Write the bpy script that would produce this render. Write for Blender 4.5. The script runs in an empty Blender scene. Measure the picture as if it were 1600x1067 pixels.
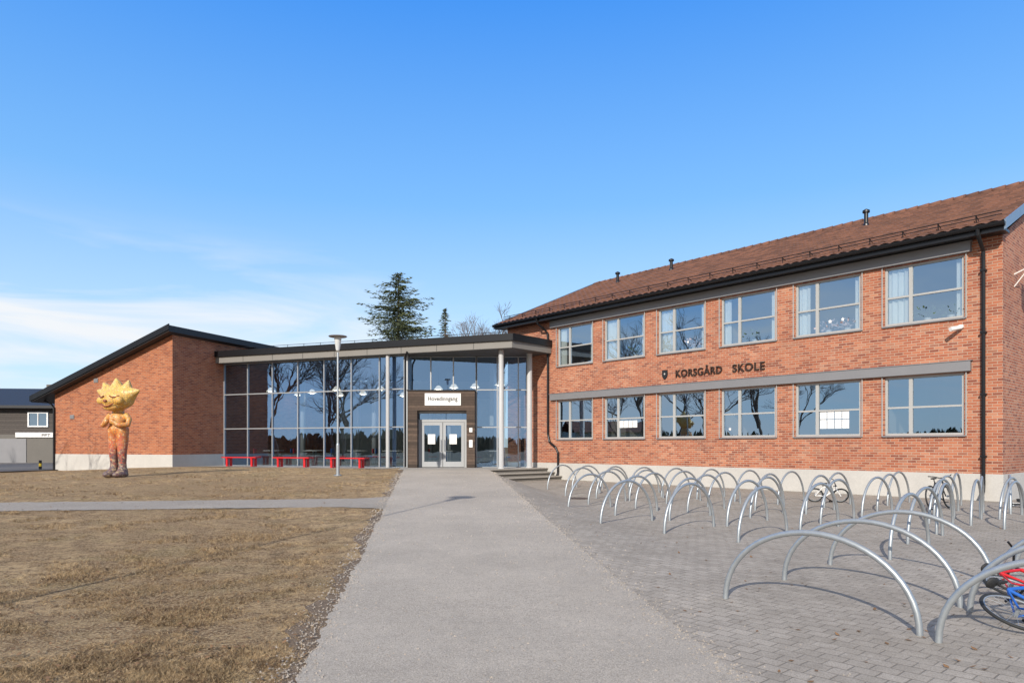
import bpy, math, random
import numpy as np
from mathutils import Vector, Matrix
random.seed(7); np.random.seed(7)
scene=bpy.context.scene
COL=scene.collection
pi=math.pi
scene.view_settings.view_transform='Standard'
scene.view_settings.look='None'
scene.view_settings.exposure=0

# ------------------------------------------------------------------ materials
def newmat(name):
    m=bpy.data.materials.new(name); m.use_nodes=True
    nt=m.node_tree; b=nt.nodes['Principled BSDF']
    return m,nt,b
def N(nt,t,**k):
    n=nt.nodes.new(t)
    for a,v in k.items(): setattr(n,a,v)
    return n
def L(nt,a,b): nt.links.new(a,b)
def rgba(c): return (c[0],c[1],c[2],1)
def ramp(nt,fac,stops):
    r=N(nt,'ShaderNodeValToRGB'); e=r.color_ramp.elements
    while len(e)<len(stops): e.new(0.5)
    for i,(p,c) in enumerate(stops):
        e[i].position=p; e[i].color=rgba(c) if not isinstance(c,float) else (c,c,c,1)
    L(nt,fac,r.inputs[0]); return r.outputs[0]
def noise(nt,scale,detail=4,rough=.6,vec=None,coord='Object'):
    n=N(nt,'ShaderNodeTexNoise'); n.inputs['Scale'].default_value=scale
    n.inputs['Detail'].default_value=detail; n.inputs['Roughness'].default_value=rough
    if vec is None:
        tc=N(nt,'ShaderNodeTexCoord'); vec=tc.outputs[coord]
    L(nt,vec,n.inputs['Vector']); return n.outputs['Fac']
def mixc(nt,f,a,b,mode='MIX'):
    m=N(nt,'ShaderNodeMix',data_type='RGBA',blend_type=mode)
    for sock,v in ((m.inputs['Factor'],f),(m.inputs[6],a),(m.inputs[7],b)):
        if isinstance(v,(int,float)): sock.default_value=v
        elif isinstance(v,(tuple,list)): sock.default_value=rgba(v)
        else: L(nt,v,sock)
    return m.outputs[2]
def bump(nt,b,h,s,d=.02):
    bp=N(nt,'ShaderNodeBump'); bp.inputs['Strength'].default_value=s; bp.inputs['Distance'].default_value=d
    L(nt,h,bp.inputs['Height']); L(nt,bp.outputs[0],b.inputs['Normal'])
def simple(name,c,rough=.6,metal=0.,var=.15,scale=6.,bmp=0.,bscale=60.):
    m,nt,b=newmat(name)
    n=noise(nt,scale)
    col=mixc(nt,n,[x*(1-var) for x in c],[min(1,x*(1+var)) for x in c])
    L(nt,col,b.inputs['Base Color']); b.inputs['Roughness'].default_value=rough; b.inputs['Metallic'].default_value=metal
    if bmp>0: bump(nt,b,noise(nt,bscale),bmp)
    return m
def brick_mat(name,c1,c2,c3,mort,smear,pale=(.56,.31,.21),dk=.8):
    m,nt,b=newmat(name)
    tc=N(nt,'ShaderNodeTexCoord'); sp=N(nt,'ShaderNodeSeparateXYZ'); L(nt,tc.outputs['Object'],sp.inputs[0])
    ad=N(nt,'ShaderNodeMath',operation='ADD'); L(nt,sp.outputs[0],ad.inputs[0]); L(nt,sp.outputs[1],ad.inputs[1])
    cb=N(nt,'ShaderNodeCombineXYZ'); L(nt,ad.outputs[0],cb.inputs[0]); L(nt,sp.outputs[2],cb.inputs[1])
    t=N(nt,'ShaderNodeTexBrick'); t.offset=.5
    t.inputs['Scale'].default_value=1; t.inputs['Brick Width'].default_value=.235; t.inputs['Row Height'].default_value=.078
    t.inputs['Mortar Size'].default_value=.0085; t.inputs['Mortar Smooth'].default_value=.2; t.inputs['Bias'].default_value=0
    t.inputs['Color1'].default_value=rgba(c1); t.inputs['Color2'].default_value=rgba(c2); t.inputs['Mortar'].default_value=rgba(mort)
    L(nt,cb.outputs[0],t.inputs['Vector'])
    def perbrick(off):
        q=N(nt,'ShaderNodeTexBrick'); q.offset=.5
        q.inputs['Scale'].default_value=1; q.inputs['Brick Width'].default_value=.235; q.inputs['Row Height'].default_value=.078
        q.inputs['Mortar Size'].default_value=0; q.inputs['Color1'].default_value=(0,0,0,1); q.inputs['Color2'].default_value=(1,1,1,1)
        v=N(nt,'ShaderNodeVectorMath',operation='ADD'); v.inputs[1].default_value=off; L(nt,cb.outputs[0],v.inputs[0]); L(nt,v.outputs[0],q.inputs['Vector']); return q.outputs['Color']
    r1=perbrick((.235*40,.078*60,0)); r2=perbrick((.235*92,.078*144,0))
    c=mixc(nt,ramp(nt,r1,[(.55,0.),(.92,dk)]),t.outputs['Color'],c3)
    c=mixc(nt,ramp(nt,r2,[(.70,0.),(.96,smear)]),c,pale)
    c=mixc(nt,t.outputs['Fac'],c,mort)
    big=noise(nt,.6,5,.65)
    c=mixc(nt,ramp(nt,big,[(.38,0.),(.72,.35)]),c,[x*.55 for x in c1])
    sm=noise(nt,2.3,8,.75)
    c=mixc(nt,ramp(nt,sm,[(.52,0.),(.78,smear*.7)]),c,(.52,.38,.29))
    L(nt,c,b.inputs['Base Color']); b.inputs['Roughness'].default_value=.88
    iv=N(nt,'ShaderNodeMath',operation='SUBTRACT'); iv.inputs[0].default_value=1; L(nt,t.outputs['Fac'],iv.inputs[1])
    bump(nt,b,iv.outputs[0],.6,.008)
    return m
M={}
M['brick']=brick_mat('red_brick',(.345,.098,.048),(.47,.162,.080),(.16,.042,.029),(.47,.34,.25),.45,(.54,.28,.17),.72)
M['brick2']=brick_mat('orange_brick',(.33,.093,.038),(.44,.142,.056),(.17,.043,.025),(.39,.24,.155),.28,(.50,.22,.11),.72)
def concrete(name,c,s=.2):
    m,nt,b=newmat(name)
    n1=noise(nt,.8,6,.7); n2=noise(nt,30,3)
    col=mixc(nt,n1,[x*.75 for x in c],[x*1.15 for x in c]); col=mixc(nt,ramp(nt,n2,[(.35,0.),(.7,.3)]),col,[x*.65 for x in c])
    L(nt,col,b.inputs['Base Color']); b.inputs['Roughness'].default_value=.9; bump(nt,b,n2,s,.01); return m
M['conc']=concrete('plinth_concrete',(.52,.495,.455))
M['step']=concrete('step_concrete',(.36,.33,.29))
M['riser']=concrete('riser_concrete',(.17,.155,.135))
M['roofblack']=simple('black_roofing',(.018,.018,.02),.5)
M['black']=simple('black_painted_metal',(.012,.012,.014),.35,.3)
M['greyband']=simple('grey_painted_metal',(.225,.22,.225),.5,.2,.08,2)
M['fascia']=simple('fascia_panel',(.20,.186,.168),.6,0,.08,1.5)
M['soffit']=simple('soffit_boards',(.085,.078,.07),.6,0,.1,1.5)
M['frame']=simple('window_frame_paint',(.38,.375,.36),.5,0,.06)
M['mullion']=simple('aluminium_mullion',(.36,.37,.38),.4,.4,.05)
M['doorpaint']=simple('grey_door_paint',(.34,.345,.35),.5,.0,.05)
M['white']=simple('white_paint',(.78,.76,.73),.5,0,.04)
M['paper']=simple('white_paper',(.8,.78,.75),.7,0,.03)
M['colpaint']=simple('column_paint',(.42,.415,.41),.5,0,.06,3)
M['galv']=simple('galvanised_steel',(.38,.405,.42),.42,.6,.22,14)
M['red']=simple('red_paint',(.55,.012,.015),.4,0,.12)
M['curtain']=simple('curtain_cloth',(.92,.90,.84),.8,0,.06,5)
M['room']=simple('room_wall',(.42,.39,.34),.8,0,.1,.8)
M['dark_int']=simple('interior_wall_paint',(.45,.44,.41),.7,0,.2,.6)
M['floor_int']=simple('interior_floor',(.28,.26,.23),.4,0,.2,2)
M['letters']=simple('dark_metal_letters',(.05,.028,.02),.5,.3)
M['text']=simple('dark_text',(.012,.012,.014),.6)
M['barge']=simple('blue_grey_sheet',(.20,.26,.33),.35,.4)
M['rubber']=simple('rubber',(.02,.02,.02),.7)
M['iron']=simple('rusty_iron',(.10,.075,.06),.7,.3,.3,20)
M['yellow']=simple('yellow_paint',(.7,.48,.03),.5)
M['blue']=simple('blue_paint',(.02,.12,.45),.4)
def planks(name,c,step,axis=2,var=.5):
    m,nt,b=newmat(name)
    tc=N(nt,'ShaderNodeTexCoord'); sp=N(nt,'ShaderNodeSeparateXYZ'); L(nt,tc.outputs['Object'],sp.inputs[0])
    mu=N(nt,'ShaderNodeMath',operation='DIVIDE'); mu.inputs[1].default_value=step; L(nt,sp.outputs[axis],mu.inputs[0])
    fr=N(nt,'ShaderNodeMath',operation='FRACT'); L(nt,mu.outputs[0],fr.inputs[0])
    fl=N(nt,'ShaderNodeMath',operation='FLOOR'); L(nt,mu.outputs[0],fl.inputs[0])
    wn=N(nt,'ShaderNodeTexWhiteNoise',noise_dimensions='1D'); L(nt,fl.outputs[0],wn.inputs['W'])
    col=mixc(nt,wn.outputs['Value'],[x*(1-var) for x in c],[x*(1+var) for x in c])
    n=noise(nt,9,6,.7); col=mixc(nt,ramp(nt,n,[(.4,0.),(.7,.5)]),col,[x*.4 for x in c])
    g=ramp(nt,fr.outputs[0],[(0.,0.),(.1,1.)]); col=mixc(nt,g,[x*.15 for x in c],col)
    L(nt,col,b.inputs['Base Color']); b.inputs['Roughness'].default_value=.8; bump(nt,b,g,.6,.01); return m
M['wood']=planks('weathered_planks',(.085,.056,.040),.13)
M['siding']=planks('brown_siding',(.085,.07,.06),.16,2,.15)
M['cream']=planks('cream_siding',(.55,.50,.36),.16,2,.05)
def glassmat(name,tint,base,refl=(.85,.93,1.0)):
    m=bpy.data.materials.new(name); m.use_nodes=True; nt=m.node_tree; nt.nodes.clear()
    o=N(nt,'ShaderNodeOutputMaterial'); tr=N(nt,'ShaderNodeBsdfTransparent'); tr.inputs[0].default_value=rgba(tint)
    gl=N(nt,'ShaderNodeBsdfGlossy'); gl.inputs['Roughness'].default_value=.004; gl.inputs['Color'].default_value=rgba(refl)
    fr=N(nt,'ShaderNodeFresnel'); fr.inputs[0].default_value=1.5
    ma=N(nt,'ShaderNodeMath',operation='ADD',use_clamp=True); ma.inputs[1].default_value=base; L(nt,fr.outputs[0],ma.inputs[0])
    mx=N(nt,'ShaderNodeMixShader'); L(nt,ma.outputs[0],mx.inputs[0]); L(nt,tr.outputs[0],mx.inputs[1]); L(nt,gl.outputs[0],mx.inputs[2]); L(nt,mx.outputs[0],o.inputs[0])
    nz=noise(nt,.9,2,.5); bp=N(nt,'ShaderNodeBump'); bp.inputs['Strength'].default_value=.12; bp.inputs['Distance'].default_value=.02
    L(nt,nz,bp.inputs['Height']); L(nt,bp.outputs[0],gl.inputs['Normal']); return m
M['glass']=glassmat('window_glass',(.80,.85,.86),.38,(.56,.77,1.0))
M['hglass']=glassmat('curtain_wall_glass',(.80,.87,.90),.40,(.38,.62,.98))
m,nt,b=newmat('lamp_glow'); b.inputs['Emission Color'].default_value=(1,.88,.68,1); b.inputs['Emission Strength'].default_value=8; b.inputs['Base Color'].default_value=(.9,.85,.7,1); M['glow']=m
m,nt,b=newmat('lit_lampshade'); b.inputs['Emission Color'].default_value=(1,.92,.78,1); b.inputs['Emission Strength'].default_value=1.0; b.inputs['Base Color'].default_value=(.7,.7,.66,1); M['glowshade']=m
m,nt,b=newmat('opal_glass'); n=noise(nt,5); L(nt,mixc(nt,n,(.50,.51,.50),(.60,.61,.60)),b.inputs['Base Color']); b.inputs['Roughness'].default_value=.15; M['opal']=m
m,nt,b=newmat('clay_roof_tiles')
tc=N(nt,'ShaderNodeTexCoord'); mp=N(nt,'ShaderNodeVectorMath',operation='MULTIPLY'); mp.inputs[1].default_value=(1/.3,1/.308,0); L(nt,tc.outputs['Object'],mp.inputs[0])
fl=N(nt,'ShaderNodeVectorMath',operation='FLOOR'); L(nt,mp.outputs[0],fl.inputs[0])
wn=N(nt,'ShaderNodeTexWhiteNoise',noise_dimensions='2D'); L(nt,fl.outputs[0],wn.inputs['Vector'])
c=mixc(nt,wn.outputs['Value'],(.105,.047,.031),(.20,.088,.054)); n=noise(nt,1.4,7,.7)
c=mixc(nt,ramp(nt,n,[(.42,0.),(.8,.4)]),c,(.075,.048,.035))
L(nt,c,b.inputs['Base Color']); b.inputs['Roughness'].default_value=.85; M['tile']=m
def lawnmat(name,mul):
    m,nt,b=newmat(name)
    n1=noise(nt,.35,8,.7); n2=noise(nt,2.6,7,.78); n3=noise(nt,40,4,.8); n4=noise(nt,.9,5,.6); n5=noise(nt,9,6,.85); n6=noise(nt,.18,4,.6)
    A=[x*mul for x in (.60,.42,.235)]; B=[x*mul for x in (.43,.29,.155)]; D=[x*mul for x in (.23,.145,.083)]; G=[x*mul for x in (.31,.245,.115)]
    c=mixc(nt,ramp(nt,n1,[(.43,0.),(.55,1.)]),A,B)
    c=mixc(nt,ramp(nt,n2,[(.46,0.),(.56,.85)]),c,D)
    c=mixc(nt,ramp(nt,n4,[(.52,0.),(.62,.45)]),c,G)
    c=mixc(nt,ramp(nt,n5,[(.49,0.),(.59,.9)]),c,[x*.48 for x in D])
    c=mixc(nt,ramp(nt,n6,[(.42,0.),(.6,.4)]),c,D)
    c=mixc(nt,ramp(nt,n3,[(.48,0.),(.59,.75)]),c,[x*mul for x in (.74,.56,.34)])
    L(nt,c,b.inputs['Base Color']); b.inputs['Roughness'].default_value=1.; b.inputs['Specular IOR Level'].default_value=.1
    bump(nt,b,n3,1.,.045); return m
M['lawn']=lawnmat('dry_lawn',.92); M['blade']=lawnmat('dry_grass_blades',1.1)
def asphalt(name,c,speck=.35,scale=1.):
    m,nt,b=newmat(name)
    n1=noise(nt,.5,7,.7); n2=noise(nt,75*scale,3,.85); n3=noise(nt,5,6,.75); n4=noise(nt,24*scale,5,.85)
    v=N(nt,'ShaderNodeTexVoronoi'); v.inputs['Scale'].default_value=45*scale
    tc=N(nt,'ShaderNodeTexCoord'); L(nt,tc.outputs['Object'],v.inputs['Vector'])
    col=mixc(nt,ramp(nt,n1,[(.3,0.),(.7,1.)]),[x*.80 for x in c],[x*1.14 for x in c])
    col=mixc(nt,ramp(nt,n3,[(.48,0.),(.68,.4)]),col,[x*.74 for x in c])
    col=mixc(nt,ramp(nt,n4,[(.40,speck*1.3),(.5,0.)]),col,[x*.45 for x in c])
    col=mixc(nt,ramp(nt,n2,[(.40,speck*2.2),(.5,0.)]),col,[x*.3 for x in c])
    col=mixc(nt,ramp(nt,v.outputs['Distance'],[(.12,speck*1.6),(.34,0.)]),col,[min(.8,x*1.6) for x in c])
    L(nt,col,b.inputs['Base Color']); b.inputs['Roughness'].default_value=.93; bump(nt,b,n2,.8,.012); return m
M['path']=asphalt('worn_asphalt',(.475,.415,.345),.28); M['road']=asphalt('asphalt_road',(.17,.155,.145)); M['gravel']=asphalt('gravel_path',(.38,.335,.285),.35); M['dirt']=asphalt('bare_earth',(.22,.155,.10),.5)
m,nt,b=newmat('paving_blocks')
tc=N(nt,'ShaderNodeTexCoord'); mp=N(nt,'ShaderNodeMapping'); mp.inputs['Rotation'].default_value=(0,0,math.radians(48.3)); L(nt,tc.outputs['Object'],mp.inputs[0])
t=N(nt,'ShaderNodeTexBrick'); t.inputs['Scale'].default_value=1; t.inputs['Brick Width'].default_value=.175; t.inputs['Row Height'].default_value=.135; t.inputs['Mortar Size'].default_value=.007; t.inputs['Mortar Smooth'].default_value=.5
t.inputs['Color1'].default_value=(.32,.28,.233,1); t.inputs['Color2'].default_value=(.41,.36,.303,1); t.inputs['Mortar'].default_value=(.18,.153,.123,1); L(nt,mp.outputs[0],t.inputs['Vector'])
c=mixc(nt,ramp(nt,noise(nt,.45,7,.7),[(.42,0.),(.60,.55)]),t.outputs['Color'],(.235,.20,.16))
c=mixc(nt,ramp(nt,noise(nt,4,7,.75),[(.48,0.),(.7,.6)]),c,(.48,.425,.36))
c=mixc(nt,ramp(nt,noise(nt,1.6,6,.7),[(.56,0.),(.66,.4)]),c,(.18,.153,.125))
c=mixc(nt,ramp(nt,noise(nt,70,3,.85),[(.40,.6),(.5,0.)]),c,(.13,.11,.09))
L(nt,c,b.inputs['Base Color']); b.inputs['Roughness'].default_value=.92
iv=N(nt,'ShaderNodeMath',operation='SUBTRACT'); iv.inputs[0].default_value=1; L(nt,t.outputs['Fac'],iv.inputs[1]); bump(nt,b,iv.outputs[0],.6,.008); M['pave']=m
M['ground']=lawnmat('far_ground',.6)
M['needles']=simple('spruce_needles',(.062,.076,.030),.9,0,.6,.9)
M['bark']=simple('tree_bark',(.12,.085,.06),.95,0,.3,4)
M['birchtwig']=simple('bare_twigs',(.13,.09,.07),.9,0,.3,2)
M['treeline']=simple('forest_foliage',(.035,.05,.022),.95,0,.5,.3)
M['pebble']=simple('grit_stones',(.30,.26,.22),.9,0,.5,40)
M['leaf']=simple('dead_leaves',(.20,.11,.05),.9,0,.5,3)
m,nt,b=newmat('ceramic_mosaic')
tc=N(nt,'ShaderNodeTexCoord'); sp=N(nt,'ShaderNodeSeparateXYZ'); L(nt,tc.outputs['Object'],sp.inputs[0])
v=N(nt,'ShaderNodeTexVoronoi'); v.inputs['Scale'].default_value=16; L(nt,tc.outputs['Object'],v.inputs['Vector'])
sv=N(nt,'ShaderNodeSeparateColor'); L(nt,v.outputs['Color'],sv.inputs[0])
a=N(nt,'ShaderNodeMath',operation='MULTIPLY_ADD'); a.inputs[1].default_value=.20; L(nt,sv.outputs[0],a.inputs[0])
d=N(nt,'ShaderNodeMath',operation='DIVIDE'); d.inputs[1].default_value=3.6; L(nt,sp.outputs[2],d.inputs[0]); L(nt,d.outputs[0],a.inputs[2])
sb=N(nt,'ShaderNodeMath',operation='SUBTRACT'); sb.inputs[1].default_value=.10; L(nt,a.outputs[0],sb.inputs[0])
c=ramp(nt,sb.outputs[0],[(.04,(.10,.07,.08)),(.16,(.16,.065,.07)),(.26,(.45,.075,.045)),(.40,(.60,.17,.04)),(.56,(.66,.29,.06)),(.70,(.68,.38,.07)),(.95,(.74,.50,.13))])
c=mixc(nt,ramp(nt,sv.outputs[1],[(.8,0.),(.97,.5)]),c,(.75,.58,.33))
v2=N(nt,'ShaderNodeTexVoronoi',feature='DISTANCE_TO_EDGE'); v2.inputs['Scale'].default_value=16; L(nt,tc.outputs['Object'],v2.inputs['Vector'])
e=ramp(nt,v2.outputs['Distance'],[(.02,0.),(.07,1.)])
c=mixc(nt,e,(.25,.17,.10),c); L(nt,c,b.inputs['Base Color']); b.inputs['Roughness'].default_value=.4; bump(nt,b,e,.4,.01); M['mosaic']=m

# ------------------------------------------------------------------ mesh builder
class MB:
    def __init__(s): s.v=[]; s.f=[]
    def quad(s,*p):
        i=len(s.v); s.v+= [tuple(q) for q in p]; s.f.append(tuple(range(i,i+len(p)))); return s
    def box(s,x0,x1,y0,y1,z0,z1):
        i=len(s.v); s.v+=[(x0,y0,z0),(x1,y0,z0),(x1,y1,z0),(x0,y1,z0),(x0,y0,z1),(x1,y0,z1),(x1,y1,z1),(x0,y1,z1)]
        s.f+=[tuple(i+k for k in f) for f in ((0,3,2,1),(4,5,6,7),(0,1,5,4),(1,2,6,5),(2,3,7,6),(3,0,4,7))]; return s
    def prism(s,poly,z0,z1):
        n=len(poly); i=len(s.v); s.v+=[(x,y,z0) for x,y in poly]+[(x,y,z1) for x,y in poly]
        s.f.append(tuple(i+n-1-k for k in range(n))); s.f.append(tuple(i+n+k for k in range(n)))
        for k in range(n):
            j=(k+1)%n; s.f.append((i+k,i+j,i+n+j,i+n+k))
        return s
    def cyl(s,p0,p1,r0,r1=None,n=12,caps=True):
        if r1 is None: r1=r0
        p0=Vector(p0);p1=Vector(p1);d=(p1-p0)
        if d.length<1e-6: return s
        d.normalize(); a=d.orthogonal().normalized(); b=d.cross(a); i=len(s.v)
        for p,r in((p0,r0),(p1,r1)):
            for k in range(n):
                t=2*pi*k/n; s.v.append(tuple(p+a*(r*math.cos(t))+b*(r*math.sin(t))))
        for k in range(n):
            j=(k+1)%n; s.f.append((i+k,i+j,i+n+j,i+n+k))
        if caps:
            s.f.append(tuple(i+n-1-k for k in range(n))); s.f.append(tuple(i+n+k for k in range(n)))
        return s
    def tube(s,pts,r,n=10,closed=False):
        pts=[Vector(p) for p in pts]; m=len(pts); i=len(s.v); prev=None
        for q in range(m):
            if closed: d=pts[(q+1)%m]-pts[q-1]
            else: d=pts[min(q+1,m-1)]-pts[max(q-1,0)]
            d.normalize()
            if prev is None: a=d.orthogonal().normalized()
            else:
                a=prev-d*prev.dot(d); a.normalize()
            prev=a; b=d.cross(a); rr=r[q] if isinstance(r,(list,tuple)) else r
            for k in range(n):
                t=2*pi*k/n; s.v.append(tuple(pts[q]+a*(rr*math.cos(t))+b*(rr*math.sin(t))))
        for q in range(m if closed else m-1):
            for k in range(n):
                j=(k+1)%n; w=(q+1)%m; s.f.append((i+q*n+k,i+q*n+j,i+w*n+j,i+w*n+k))
        if not closed:
            s.f.append(tuple(i+n-1-k for k in range(n))); s.f.append(tuple(i+(m-1)*n+k for k in range(n)))
        return s
    def ell(s,c,r,nu=16,nv=10,rot=None):
        i=len(s.v); c=Vector(c)
        for a in range(nv+1):
            ph=pi*a/nv
            for k in range(nu):
                t=2*pi*k/nu; p=Vector((r[0]*math.sin(ph)*math.cos(t),r[1]*math.sin(ph)*math.sin(t),r[2]*math.cos(ph)))
                if rot: p=rot@p
                s.v.append(tuple(c+p))
        for a in range(nv):
            for k in range(nu):
                j=(k+1)%nu; s.f.append((i+a*nu+k,i+(a+1)*nu+k,i+(a+1)*nu+j,i+a*nu+j))
        return s
    def lathe(s,prof,c=(0,0),n=20):
        i=len(s.v)
        for r,z in prof:
            for k in range(n):
                t=2*pi*k/n; s.v.append((c[0]+r*math.cos(t),c[1]+r*math.sin(t),z))
        for a in range(len(prof)-1):
            for k in range(n):
                j=(k+1)%n; s.f.append((i+a*n+k,i+a*n+j,i+(a+1)*n+j,i+(a+1)*n+k))
        return s
    def mesh(s,name,mat,smooth=False):
        me=bpy.data.meshes.new(name); me.from_pydata(s.v,[],s.f); me.update()
        if mat: me.materials.append(M[mat] if isinstance(mat,str) else mat)
        if smooth: me.polygons.foreach_set('use_smooth',[True]*len(me.polygons))
        return me
def put(name,me,parent=None,loc=(0,0,0),rot=(0,0,0),scale=None,**kw):
    o=bpy.data.objects.new(name,me); COL.objects.link(o)
    o.location=loc; o.rotation_euler=rot
    if scale: o.scale=scale
    if parent: o.parent=parent
    for k,v in kw.items(): o[k]=v
    return o
def mk(name,mb,mat,parent=None,smooth=False,**k):
    return put(name,mb.mesh(name,mat,smooth),parent,**k)
def thing(name,label,cat,loc=(0,0,0),rz=0.,group=None):
    o=bpy.data.objects.new(name,None); COL.objects.link(o); o.location=loc; o.rotation_euler=(0,0,rz); o.empty_display_size=.3
    o['label']=label; o['category']=cat
    if group: o['group']=group
    return o
def text_mesh(body,mat,width=None,height=None,depth=.02,spacing=1.0,bold=0.0):
    cu=bpy.data.curves.new('lettering','FONT'); cu.body=body; cu.size=1; cu.extrude=depth; cu.space_character=spacing; cu.offset=bold
    o=bpy.data.objects.new('tmp',cu); COL.objects.link(o)
    bpy.context.view_layer.update()
    dg=bpy.context.evaluated_depsgraph_get(); me=bpy.data.meshes.new_from_object(o.evaluated_get(dg))
    bpy.data.objects.remove(o)
    n=len(me.vertices); a=np.zeros(n*3); me.vertices.foreach_get('co',a); a=a.reshape(-1,3)
    mn=a.min(0); mx=a.max(0); a[:,0]-=mn[0]
    if width: a[:,0]*=width/(mx[0]-mn[0])
    if height: a[:,1]*=height/ .73
    b=a.copy(); b[:,1]=-a[:,2]; b[:,2]=a[:,1]
    me.vertices.foreach_set('co',b.reshape(-1)); me.update()
    me.materials.clear(); me.materials.append(M[mat]); return me

# ------------------------------------------------------------------ terrain
def sstep(t): t=np.clip(t,0,1); return t*t*(3-2*t)
def H(x,y):
    t=np.clip((np.asarray(y,float)-6)/21,0,1); t=.4*sstep(t)+.6*t
    return .5*t*(1-.5*sstep((-np.asarray(x,float)-16)/8))
xr=lambda y:1.5-.1022*(y-4.33)
xl=lambda y:-1.38-.130*(y-4.33)
xc=lambda y:.5*(xr(y)+xl(y))
def sheet(name,xa,xb,ys,nx,zf,mat,label,jit=0.,jitr=0.):
    v=[];f=[]
    for j,y in enumerate(ys):
        a,b_=xa(y),xb(y)
        if jit: a+=random.uniform(-jit,jit)+.02*math.sin(y*2.3)*math.sin(y*.9)
        if jitr: b_+=random.uniform(-jitr,jitr)
        for i in range(nx+1):
            x=a+(b_-a)*i/nx; v.append((x,y,zf(x,y)))
    w=nx+1
    for j in range(len(ys)-1):
        for i in range(w-1):
            k=j*w+i; f.append((k,k+1,k+w+1,k+w))
    me=bpy.data.meshes.new(name); me.from_pydata(v,[],f); me.update(); me.materials.append(M[mat])
    me.polygons.foreach_set('use_smooth',[True]*len(f))
    return put(name,me,kind='structure',label=label)
mb=MB().quad((-900,-900,-.08),(900,-900,-.08),(900,900,-.08),(-900,900,-.08))
mk('ground',mb,'ground',kind='structure',label='wide flat ground reaching the horizon')
ys=list(np.linspace(-8,37,181))
wob=lambda x,y:.012*math.sin(x*1.7+y*.6)*math.sin(y*1.3-x*.4)
sheet('lawn',lambda y:-46.,lambda y:xc(min(y,30)),ys,160,lambda x,y:float(H(x,y))+wob(x,y)*min(1,max(0,(xl(y)-x)/1.5)),'lawn','dry yellow-brown winter lawn sloping to the school')
sheet('dirt_verge',lambda y:xl(y)-.14-.12*math.sin(y*1.9)*math.sin(y*.7+1)-.05*math.sin(y*6.1),lambda y:xl(y)+.3,list(np.linspace(-6,29.3,420)),4,lambda x,y:float(H(x,y))+.006,'dirt','strip of bare trodden earth beside the asphalt path',jit=.05)
sheet('path',xl,xr,list(np.linspace(-6,29.45,500)),14,lambda x,y:float(H(x,y))+.014,'path','pale worn asphalt footpath ramp to the entrance',jit=.025,jitr=.012)
v=[];f=[]; n=260
for i in range(n+1):
    x=-46+(46-2.6)*i/n; y0=14.7+.11*(x+2.6)+random.uniform(-.05,.05); y1=16.4+.11*(x+2.6)+random.uniform(-.05,.05)
    if x>-4.2: k=(x+4.2)/1.6; y0-=.5*k*k; y1+=.7*k*k
    for j in range(4):
        y=y0+(y1-y0)*j/3; v.append((x,y,float(H(x,y))+.012))
for i in range(n):
    for j in range(3):
        k=i*4+j; f.append((k,k+4,k+5,k+1))
me=bpy.data.meshes.new('side_path'); me.from_pydata(v,[],f); me.update(); me.materials.append(M['gravel']); put('side_path',me,kind='structure',label='narrow grey path crossing the dry lawn')
v=[];f=[]; yy=list(np.linspace(-8,33,165)); nx=70
def Hp(x,y):
    w=1.9-1.25*float(sstep((y-22)/5)); return float(H(0,y))*(1-float(sstep((x-xr(y)+.05)/w)))
for y in yy:
    a=xc(min(y,29.4)) if y<29.4 else xr(29.4)
    for i in range(nx+1):
        x=a+(7.-a)*(i/nx)**1.3; v.append((x,y,Hp(x,y)))
    v.append((60.,y,0.))
w=nx+2
for j in range(len(yy)-1):
    for i in range(w-1):
        k=j*w+i; f.append((k,k+1,k+w+1,k+w))
k=len(v); v+=[(7.,33,0),(60,33,0),(60,70,0),(7,70,0)]; f.append((k,k+1,k+2,k+3))
me=bpy.data.meshes.new('pavement'); me.from_pydata(v,[],f); me.update(); me.materials.append(M['pave']); put('pavement',me,kind='structure',label='grey concrete block paving around the bike racks')
mk('road',MB().quad((-120,32.5,.30),(-24.3,32.5,.30),(-20,46,.30),(-20,120,.30),(-120,120,.30)),'road',kind='structure',label='asphalt yard beside the brick wing')
D=Vector((-.665,.747)); Nn=Vector((-.747,-.665)); C=Vector((13.29,18.49))
def fp(s,p): q=C+D*s+Nn*p; return (q.x,q.y)
mk('entrance_landing',MB().prism([(-4.9,29.38),(-1.0,29.38),fp(17.6,0.01),fp(20,0.01),(-5.3,33.0)],-.1,.507),'step',kind='structure',label='concrete landing in front of the main doors')
st=thing('entrance_steps','three low concrete steps beside the brick wall','steps')
for i in range(3):
    s0=(16.6,17.05,17.5)[i]; s1=(17.05,17.5,17.95)[i]; z=(.172,.34,.512)[i]
    q_=mk('step_block',MB().prism([fp(s0,3.6),fp(s0,.02),fp(s1,.02),fp(s1,3.6)],-.1,z-.05),'riser',st)
    mk('step_tread',MB().prism([fp(s0-.06,3.63),fp(s0-.06,.02),fp(s1,.02),fp(s1,3.63)],z-.05,z),'step',q_)
v=[];f=[]
A0=Vector((-15.0,35.6)); GX=Vector((.935,-.355)); GY=Vector((.355,.935))
for i in range(41):
    for j in range(5):
        q=A0+GX*(10.9*i/40-.1)-GY*(2.2*j/4-.1); v.append((q.x,q.y,float(H(q.x,q.y))+.012))
for i in range(40):
    for j in range(4):
        k=i*5+j; f.append((k,k+1,k+6,k+5))
me=bpy.data.meshes.new('terrace'); me.from_pydata(v,[],f); me.update(); me.materials.append(M['gravel']); put('terrace',me,kind='structure',label='gravel strip along the glass wall')
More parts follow.
